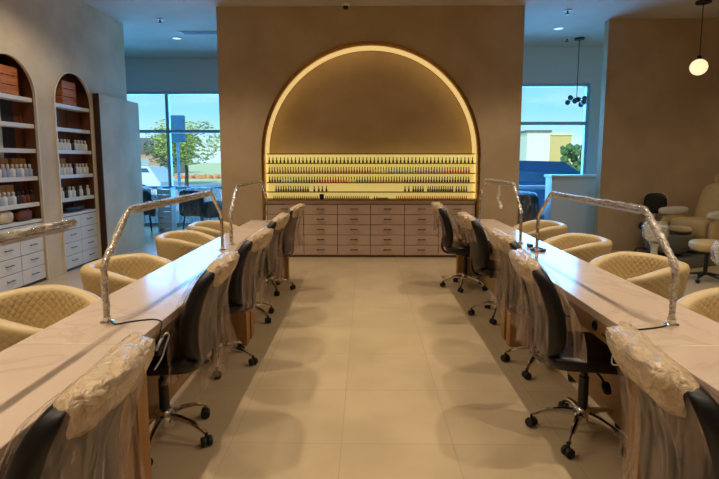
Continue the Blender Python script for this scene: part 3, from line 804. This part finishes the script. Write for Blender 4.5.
def bowl(loc, label, s=1., rs=.6):
    t = thing('pedicure_bowl', label, 'bowl', loc, 0, 'plastic-wrapped pedicure bowls')
    bm = nb(); lathe(bm, [(.14*s, 0), (.16*s, .02), (.07*s, .06), (.06*s, .30*s), (.10*s, .36*s)], 22); finish('pedestal', bm, M['whitevinyl'], t, True)
    bm = nb(); lathe(bm, [(.06*s, .361*s), (.17*s, .40*s), (.22*s, .52*s), (.215*s, .54*s), (.19*s, .53*s), (.15*s, .43*s), (.0, .40*s)], 24); finish('basin', bm, M['whitevinyl'], t, True)
    bm = nb(); lathe(bm, [(.12*s, .36*s), (.23*s, .42*s), (.245*s, .53*s), (.20*s, .58*s), (.0, .57*s)], 30)
    for v in bm.verts: v.co += Vector((noise.noise(v.co*14), noise.noise(v.co*14+Vector((9, 0, 0))), 0))*.03
    finish('plastic_wrap', bm, M['film_lamp'], t, True)
    t.scale = (rs, rs, 1)
bowl((3.75, 6.4, 0), 'white pedicure bowl on a stand wrapped in plastic, left of the stools', 1.25, .5)
bowl((3.68, 4.95, 0), 'white plastic-wrapped bowl on a stand at the far right edge', 1.2, .6)

# ------------------------------------------------------------------ lobby beyond the walls
# reception counter
t = thing('reception_counter', 'pale reception counter below the right window', 'counter', (3.80, 9.1, 0))
finish('front_panel', bbox(-.42, .6, -.04, .04, 0, 1.20, .01), M['white_lac'], t)
finish('counter_top', bbox(-.45, .62, -.10, .30, 1.201, 1.25, .01), M['white_trim'], t)
finish('side_panel', bbox(-.42, -.36, .041, .28, 0, 1.20, .006), M['white_lac'], t)
def lounge(loc, rz, label):
    t = thing('lounge_chair', label, 'armchair', loc, rz, 'dark waiting-area chairs')
    bm = nb(); pad(bm, .62, .60, .18, 10, 4); finish('seat', bm, M['dark_cloth'], t, 'all', loc=(0, 0, .42))
    bm = nb(); pad(bm, .66, .16, .55, 10, 4, lambda v: Vector((v.x, v.y+.35*v.x*v.x-.1*v.z, v.z))); finish('backrest', bm, M['dark_cloth'], t, 'all', loc=(0, -.29, .62))
    for s in (-1, 1):
        bm = nb(); pad(bm, .12, .58, .36, 8, 4); finish('arm', bm, M['dark_cloth'], t, 'all', loc=(s*.34, 0, .48))
        for q in (-1, 1):
            bm = nb(); tube(bm, [(s*.27, q*.22, .34), (s*.30, q*.26, 0)], [.018, .012], 8); finish('leg', bm, M['blackplastic'], t, True)
    bm = nb(); n = 40; rings = []
    for z, k in ((.93, .55), (.90, .9), (.6, 1.0), (.25, 1.08), (.12, 1.12)):
        rings.append([bm.verts.new((.44*k*math.cos(2*PI*i/n)*(1+.05*math.sin(i*2.3)), .43*k*math.sin(2*PI*i/n)*(1+.05*math.sin(i*1.9)), z)) for i in range(n)])
    for a, b in zip(rings[:-1], rings[1:]):
        for i in range(n): bm.faces.new((a[i], a[(i+1) % n], b[(i+1) % n], b[i]))
    bm.faces.new(rings[0]); finish('plastic_cover', bm, M['film'], t, 'all')
lounge((-4.98, 10.6, 0), .4, 'dark blue waiting chair left of the white slatted unit')
lounge((-3.55, 10.6, 0), -.5, 'dark blue waiting chair under plastic right of the white slatted unit')
lounge((2.82, 9.4, 0), .3, 'dark chair by the right window left of the pale counter')
t = thing('shelf_cart', 'white slatted unit between the dark waiting chairs', 'rack', (-4.36, 10.75, 0))
bm = nb()
for s in (-.15, .13): box(bm, s, s+.02, -.14, .14, 0, .92)
finish('side', bm, M['white_lac'], t)
for j in range(7): finish('slat', bbox(-.129, .129, -.14, .14, .04+j*.125, .135+j*.125, .004), M['white_lac'], t)

# pendants and ceiling fittings
t = thing('globe_pendant', 'glowing white glass globe pendant hanging at upper right', 'pendant lamp', (4.83, 7.45, 0))
GZ = 2.86
bm = nb(); lathe(bm, [(.10, CZ-.03), (.10, CZ-.001)], 24); finish('canopy', bm, M['blackplastic'], t, True)
bm = nb(); lathe(bm, [(.006, GZ+.12), (.006, CZ-.03)], 8); finish('rod', bm, M['blackplastic'], t, True)
bm = nb(); sphere(bm, (0, 0, GZ), .115, 3); finish('globe', bm, M['globe'], t, 'all')
bm = nb(); lathe(bm, [(.03, GZ+.11), (.03, GZ+.16)], 16); finish('cap', bm, M['blackplastic'], t, True)
t = thing('cluster_pendant', 'dark pendant with a cluster of small glass globes before the right window', 'pendant lamp', (3.98, 9.6, 0))
bm = nb(); lathe(bm, [(.09, CZ-.03), (.09, CZ-.001)], 20); finish('canopy', bm, M['blackplastic'], t, True)
bm = nb(); lathe(bm, [(.007, 2.68), (.007, CZ-.03)], 8); finish('rod', bm, M['blackplastic'], t, True)
gl = [(-.17, 0, 2.60), (-.09, .08, 2.70), (-.06, -.06, 2.62), (.04, .03, 2.66), (.10, -.08, 2.60), (.16, .03, 2.68), (.12, .09, 2.57)]
bm = nb()
for p in gl: tube(bm, [(0, 0, 2.68), p], .006, 6)
finish('arms', bm, M['blackplastic'], t, True)
for p in gl:
    bm = nb(); sphere(bm, p, .052, 2); finish('globe', bm, M['bubble'], t, 'all')
def downlight(x, y, lab):
    t = thing('recessed_light', lab, 'ceiling light', (x, y, CZ), 0, 'recessed corridor lights')
    bm = nb(); lathe(bm, [(.075, -.012), (.10, -.008), (.10, -.0005), (.075, -.0005)], 24, cap=False); finish('trim_ring', bm, M['white_trim'], t, True)
    bm = nb(); lathe(bm, [(.074, -.008), (.074, -.001)], 24); finish('diffuser', bm, M['spotdisc'], t, True)
downlight(-3.53, 9.5, 'round recessed ceiling light above the left window area')
downlight(3.32, 8.9, 'round recessed ceiling light above the right window area')
def sprinkler(x, y, lab):
    t = thing('sprinkler_head', lab, 'sprinkler', (x, y, CZ), 0, 'ceiling sprinklers')
    bm = nb(); lathe(bm, [(.05, -.012), (.06, -.0005)], 18); finish('plate', bm, M['white_trim'], t, True)
    bm = nb(); lathe(bm, [(.035, -.065), (.035, -.055), (.012, -.045), (.015, -.012)], 14); finish('nozzle', bm, M['handle'], t, True)
sprinkler(-3.33, 8.26, 'ceiling sprinkler head near the left wall corner')
sprinkler(3.06, 7.86, 'ceiling sprinkler head right of the central wall')
sprinkler(3.75, 9.6, 'ceiling sprinkler head above the right window, by the cluster pendant')
t = thing('air_vent', 'white slot air vent in the ceiling near the central wall, left side', 'vent', (-2.95, 9.1, CZ))
bm = nb(); box(bm, -.35, .35, -.10, .10, -.012, -.0005); finish('frame', bm, M['white_trim'], t)
bm = nb(); [box(bm, -.32, .32, -.08+j*.045, -.065+j*.045, -.018, -.012) for j in range(4)]; finish('louvre', bm, M['dark_pull'], t)
t = thing('security_camera', 'small dome camera at the top centre of the polish wall', 'camera', (-.30, YB-.10, CZ))
bm = nb(); lathe(bm, [(.055, -.03), (.06, -.001)], 20); finish('mount', bm, M['white_trim'], t, True)
bm = nb(); sphere(bm, (0, 0, -.04), .042, 2); finish('dome', bm, M['blackplastic'], t, 'all')
# small magnets of plastic on arch trim left out; wing items
# ------------------------------------------------------------------ outside
def flat(name, x0, x1, y0, y1, z, m): 
    bm = nb(); box(bm, x0, x1, y0, y1, z-.1, z); return struct(name, bm, m)
grass = mottled('lawn', (220, 212, 150), (232, 224, 176), .3, .9)
asph = mottled('asphalt', (150, 155, 160), (170, 175, 180), .5, .9)
flat('ground_pavement', -60, 60, 11.7, 36, -.14, asph)
flat('ground_lawn', -120, 120, 36, 300, -.12, grass)
bm = nb()
rr = random.Random(4)
for i in range(60):
    x = -17.6+i*.09+rr.uniform(-.1, .1); sphere(bm, (x, 44+rr.uniform(-.4, .4), .0), .2+rr.random()*.1, 1)
tag(finish('flower_bed', bm, mottled('red_flowers', (214, 110, 90), (235, 170, 120), 3., .8)), 'strip of red and orange flowers along the lawn beyond the left window', 'flowers', kind='stuff')
leafm = mottled('yellow_green_foliage', (170, 185, 95), (215, 215, 130), 5., .8)
leafg = mottled('green_foliage', (70, 105, 60), (110, 140, 80), 5., .8)
bark = mat('bark', (96, 84, 74), .9)
def tree(x, y, h, w, lab, lm, seed):
    r = random.Random(seed)
    t = thing('tree', lab, 'tree', (x, y, -.12), 0, 'trees outside')
    bm = nb(); tube(bm, smooth_path([(0, 0, 0), (.05, 0, h*.25), (-.04, 0, h*.45), (0, 0, h*.8)], 4), [.12*(1-.06*i) for i in range(13)], 8)
    for k in range(7):
        a = r.uniform(0, 6.28); z = h*(.35+.06*k); tube(bm, [(0, 0, z), (math.cos(a)*w*.3, math.sin(a)*w*.3, z+h*.2)], [.05, .015], 6)
    finish('trunk', bm, bark, t, True)
    bm = nb()
    for k in range(4200):
        a = r.uniform(0, 6.28); u = r.uniform(-1, 1); q = r.random()**.45
        c = Vector((math.cos(a)*math.sqrt(1-u*u)*w/2*q, math.sin(a)*math.sqrt(1-u*u)*w/2*q, h*.66+u*h*.34*q))
        if noise.noise(c*.9+Vector((seed, 0, 0))) < -.12: continue
        s = r.uniform(.06, .13)
        Rm = Matrix.Rotation(r.uniform(0, 6.28), 3, 'Z') @ Matrix.Rotation(r.uniform(0, 3.14), 3, 'X')
        vs = [bm.verts.new(c+Rm @ Vector(p)) for p in ((-s, 0, 0), (0, -s*.5, .02), (s, 0, 0), (0, s*.5, .02))]
        bm.faces.new(vs)
    finish('foliage', bm, lm, t, recalc=False)
tree(-10.2, 28, 4.1, 4.2, 'young yellow-green tree beyond the left window', leafm, 3)
tree(-13.4, 34, 3.6, 3.4, 'smaller green tree behind the white van', leafg, 5)
tree(-9.0, 42, 4.2, 5.0, 'distant green tree beyond the lawn, right of the young tree', leafg, 8)
# houses
def house(x, y, w, d, h, rh, lab, wm, rm, name='house'):
    t = thing(name, lab, 'building', (x, y, -.12))
    bm = nb(); box(bm, -w/2, w/2, 0, d, 0, h); finish('wall', bm, wm, t)
    if rh > 0:
        bm = nb(); v = [bm.verts.new(p) for p in [(-w/2-.4, -.4, h), (w/2+.4, -.4, h), (w/2+.4, d+.4, h), (-w/2-.4, d+.4, h), (-w/2+.8, d/2, h+rh), (w/2-.8, d/2, h+rh)]]
        for f in ((0, 1, 5, 4), (2, 3, 4, 5), (1, 2, 5), (3, 0, 4), (3, 2, 1, 0)): bm.faces.new([v[i] for i in f])
        finish('roof', bm, rm, t)
    else:
        bm = nb(); box(bm, -w/2-.3, w/2+.3, -.3, d+.3, h, h+.5); finish('parapet', bm, rm, t)
    for k in range(max(2, int(w/4)) if name == 'house' else 0):
        xx = -w/2+w*(k+.5)/max(2, int(w/4)); bm = nb(); box(bm, xx-.6, xx+.6, -.03, 0, h*.35, h*.7); finish('window', bm, M['alu'], t)
stucco = mat('beige_stucco', (226, 196, 130), .8); roofm = mat('grey_roof', (120, 110, 110), .8); stucco2 = mat('pink_stucco', (200, 160, 140), .8)
house(-30, 58, 12, 9, 2.6, 1.8, 'low house with grey roof beyond the left window', stucco2, roofm)
house(-15, 78, 9, 9, 2.6, 1.7, 'farther low house partly behind the young tree', stucco, roofm)
house(49.5, 130, 7.2, 12, 8.0, 0, 'flat-roofed beige building beyond the right window', stucco, mat('pale_parapet', (240, 225, 180), .8), 'commercial_building')
house(41.2, 120, 5.4, 12, 8.2, 0, 'pale cream building left of the flat-roofed beige one', mat('cream_stucco', (240, 236, 225), .8), roofm, 'commercial_building')
bm = nb()
for i in range(260):
    sphere(bm, (20.5+rr.uniform(0, 8), 52+rr.uniform(-1, 1), rr.uniform(0, 3.0)), rr.uniform(.2, .45), 1)
tag(finish('hedge', bm, leafg), 'green bushes beyond the right window beside the beige building', 'hedge', kind='stuff')
# vehicles
def vehicle(name, lab, loc, rz, prof, glassprof, w, body, wheels, wr=.36):
    t = thing(name, lab, 'vehicle', loc, rz)
    bm = nb()
    A = [bm.verts.new((x, -w/2+ (.10 if z > 1.1 else 0), z)) for x, z in prof]; B = [bm.verts.new((x, w/2-(.10 if z > 1.1 else 0), z)) for x, z in prof]
    bm.faces.new(A); bm.faces.new(B)
    for i in range(len(prof)):
        j = (i+1) % len(prof); bm.faces.new((A[i], A[j], B[j], B[i]))
    bmesh.ops.recalc_face_normals(bm, faces=bm.faces[:])
    bmesh.ops.bevel(bm, geom=bm.edges[:], offset=.03, segments=2, affect='EDGES')
    finish('body', bm, body, t, True)
    for pr in glassprof:
        bm = nb(); 
        for s in (-1, 1):
            vs = [bm.verts.new((x, s*(w/2-.03-.07*(z > 1.1)), z)) for x, z in pr]; f = bm.faces.new(vs)
        r_ = bmesh.ops.extrude_face_region(bm, geom=bm.faces[:])
        for v in r_['geom']:
            if isinstance(v, bmesh.types.BMVert): v.co.y *= 1.03
        finish('window', bm, CARGLASS, t)
    for x in wheels:
        for s in (-1, 1):
            bm = nb(); lathe(bm, [(wr*.6, -.1), (wr, -.09), (wr, .09), (wr*.6, .1)], 22, Matrix.Translation((x, s*(w/2-.06), wr)) @ Matrix.Rotation(PI/2, 4, 'X')); wh = finish('wheel', bm, M['rubber'], t, True)
            bm = nb(); lathe(bm, [(wr*.55, -.11), (wr*.5, .11)], 16, Matrix.Translation((x, s*(w/2-.06), wr)) @ Matrix.Rotation(PI/2, 4, 'X')); finish('hubcap', bm, M['silver'], wh, True)
CARGLASS = mat('car_glass', (70, 110, 140), .1, .2)
van_white = mat('white_van_paint', (235, 238, 240), .3); suv_blue = mat('blue_suv_paint', (40, 92, 140), .35)
vehicle('van', 'white van parked beyond the left window', (-10.1, 20, -.14), 0,
        [(-2.3, .3), (2.1, .3), (2.15, .78), (2.05, .86), (1.66, 1.40), (-2.3, 1.45)], [[(1.1, .80), (1.96, .80), (1.60, 1.34), (1.1, 1.34)], [(-.9, .85), (.6, .85), (.6, 1.32), (-.9, 1.32)]], 1.8, van_white, [-1.5, 1.4])
vehicle('suv', 'dark blue SUV parked outside the right window', (4.55, 14.2, -.14), 0,
        [(-2.3, .35), (2.25, .35), (2.3, .95), (1.5, 1.1), (.75, 1.62), (-1.9, 1.68), (-2.3, 1.0)], [[(-1.7, 1.1), (-.6, 1.1), (-.6, 1.5), (-1.6, 1.5)], [(-.5, 1.1), (1.15, 1.1), (.68, 1.5), (-.5, 1.5)]], 1.85, suv_blue, [-1.5, 1.5])
# sign on a pole outside the left window
t = thing('pole_sign', 'blank blue-grey box sign on a pole outside the left window', 'sign', (-4.88, 12.9, -.14))
bm = nb(); tube(bm, [(0, 0, 0), (0, 0, 2.15)], .04, 10); finish('pole', bm, M['alu'], t, True)
finish('sign_box', bbox(-.19, .19, -.08, .08, 2.12, 2.80, .01), mat('blue_grey_box', (112, 138, 150), .6), t)
t = thing('street_light', 'tall thin street light far beyond the left window', 'street light', (-17.5, 45, -.12))
bm = nb(); tube(bm, [(0, 0, 0), (0, 0, 3.9)], .06, 8); finish('pole', bm, M['alu'], t, True)
finish('lamp_head', bbox(-.6, .6, -.15, .15, 3.85, 4.0, .03), M['alu'], t)

# ------------------------------------------------------------------ world and lights
W = bpy.data.worlds.new('sky'); S.world = W; W.use_nodes = True
nt = W.node_tree; bg = nt.nodes['Background']
tc = nt.nodes.new('ShaderNodeTexCoord'); sp = nt.nodes.new('ShaderNodeSeparateXYZ'); nt.links.new(tc.outputs['Generated'], sp.inputs[0])
cr = nt.nodes.new('ShaderNodeValToRGB'); nt.links.new(sp.outputs[2], cr.inputs[0])
cr.color_ramp.elements[0].position = 0.; cr.color_ramp.elements[0].color = (*s2l((215, 238, 240)), 1)
cr.color_ramp.elements[1].position = .35; cr.color_ramp.elements[1].color = (*s2l((95, 180, 228)), 1)
e = cr.color_ramp.elements.new(.09); e.color = (*s2l((150, 214, 240)), 1)
ns = nt.nodes.new('ShaderNodeTexNoise'); ns.inputs['Scale'].default_value = 3; ns.inputs['Detail'].default_value = 6
mpp = nt.nodes.new('ShaderNodeMapping'); mpp.inputs['Scale'].default_value = (1, 1, 7); nt.links.new(tc.outputs['Generated'], mpp.inputs[0]); nt.links.new(mpp.outputs[0], ns.inputs['Vector'])
r2 = nt.nodes.new('ShaderNodeValToRGB'); r2.color_ramp.elements[0].position = .48; r2.color_ramp.elements[1].position = .75; r2.color_ramp.elements[1].color = (.55, .55, .55, 1)
nt.links.new(ns.outputs['Fac'], r2.inputs[0])
mx = nt.nodes.new('ShaderNodeMix'); mx.data_type = 'RGBA'; nt.links.new(r2.outputs[0], mx.inputs[0]); nt.links.new(cr.outputs[0], mx.inputs[6]); mx.inputs[7].default_value = (.82, .93, .95, 1)
nt.links.new(mx.outputs[2], bg.inputs['Color']); bg.inputs['Strength'].default_value = 1.4

def sun(e, rot, col):
    l = bpy.data.lights.new('sun', 'SUN'); l.energy = e; l.color = col; l.angle = .01
    o = bpy.data.objects.new('sun', l); COL.objects.link(o); o.rotation_euler = rot
sun(3.0, (math.radians(50), 0, math.radians(-20)), (1, .93, .8))
def spot(x, y, e, z=CZ-.06, col=(1, .83, .62), ang=140, r=.05, blend=.6):
    l = bpy.data.lights.new('downlight', 'SPOT'); l.energy = e; l.color = col; l.spot_size = math.radians(ang); l.spot_blend = blend; l.shadow_soft_size = r
    o = bpy.data.objects.new('downlight', l); COL.objects.link(o); o.location = (x, y, z)
for y in (-.6, 1.1, 2.8, 4.5, 6.2):
    spot(-1.68, y, 150, ang=104, r=.035, blend=1); spot(1.88, y, 150, ang=104, r=.035, blend=1)
for y in (.4, 3.0, 5.6):
    spot(-2.9, y, 60, r=.06); spot(3.3, y, 60, r=.06)
for x, y in ((5.9, 3.5), (6.6, 6.0)): spot(x, y, 40)
def area(name, loc, rot, sx, sy, e, col):
    l = bpy.data.lights.new(name, 'AREA'); l.shape = 'RECTANGLE'; l.size = sx; l.size_y = sy; l.energy = e; l.color = col
    o = bpy.data.objects.new(name, l); COL.objects.link(o); o.location = loc; o.rotation_euler = rot
# added area lamps outside the glass, boosting daylight through the two windows
area('daylight_boost', (-5.2, YWL+.4, 1.9), (math.radians(-90), 0, 0), 7, 2.6, 500, (.12, .46, 1))
area('daylight_boost', (3.1, YWR+.4, 1.9), (math.radians(-90), 0, 0), 3, 2.6, 270, (.12, .46, 1))

# ------------------------------------------------------------------ camera
F = 495.; T = 56/495.; P_ = math.atan(T); YAW = math.atan(6.5/F*math.cos(P_))
cam = bpy.data.cameras.new('camera'); co = bpy.data.objects.new('camera', cam); COL.objects.link(co)
cam.sensor_fit = 'HORIZONTAL'; cam.sensor_width = 36; cam.lens = 36*F/719; cam.shift_y = -(239.5-216)/719; cam.clip_start = .05; cam.clip_end = 500
co.location = (0, 0, 1.52); co.rotation_euler = (PI/2-P_, 0, YAW)
S.camera = co
S.view_settings.view_transform = 'Standard'; S.view_settings.look = 'None'; S.view_settings.gamma = 1; S.view_settings.use_curve_mapping = False
S.view_settings.exposure = 0.0
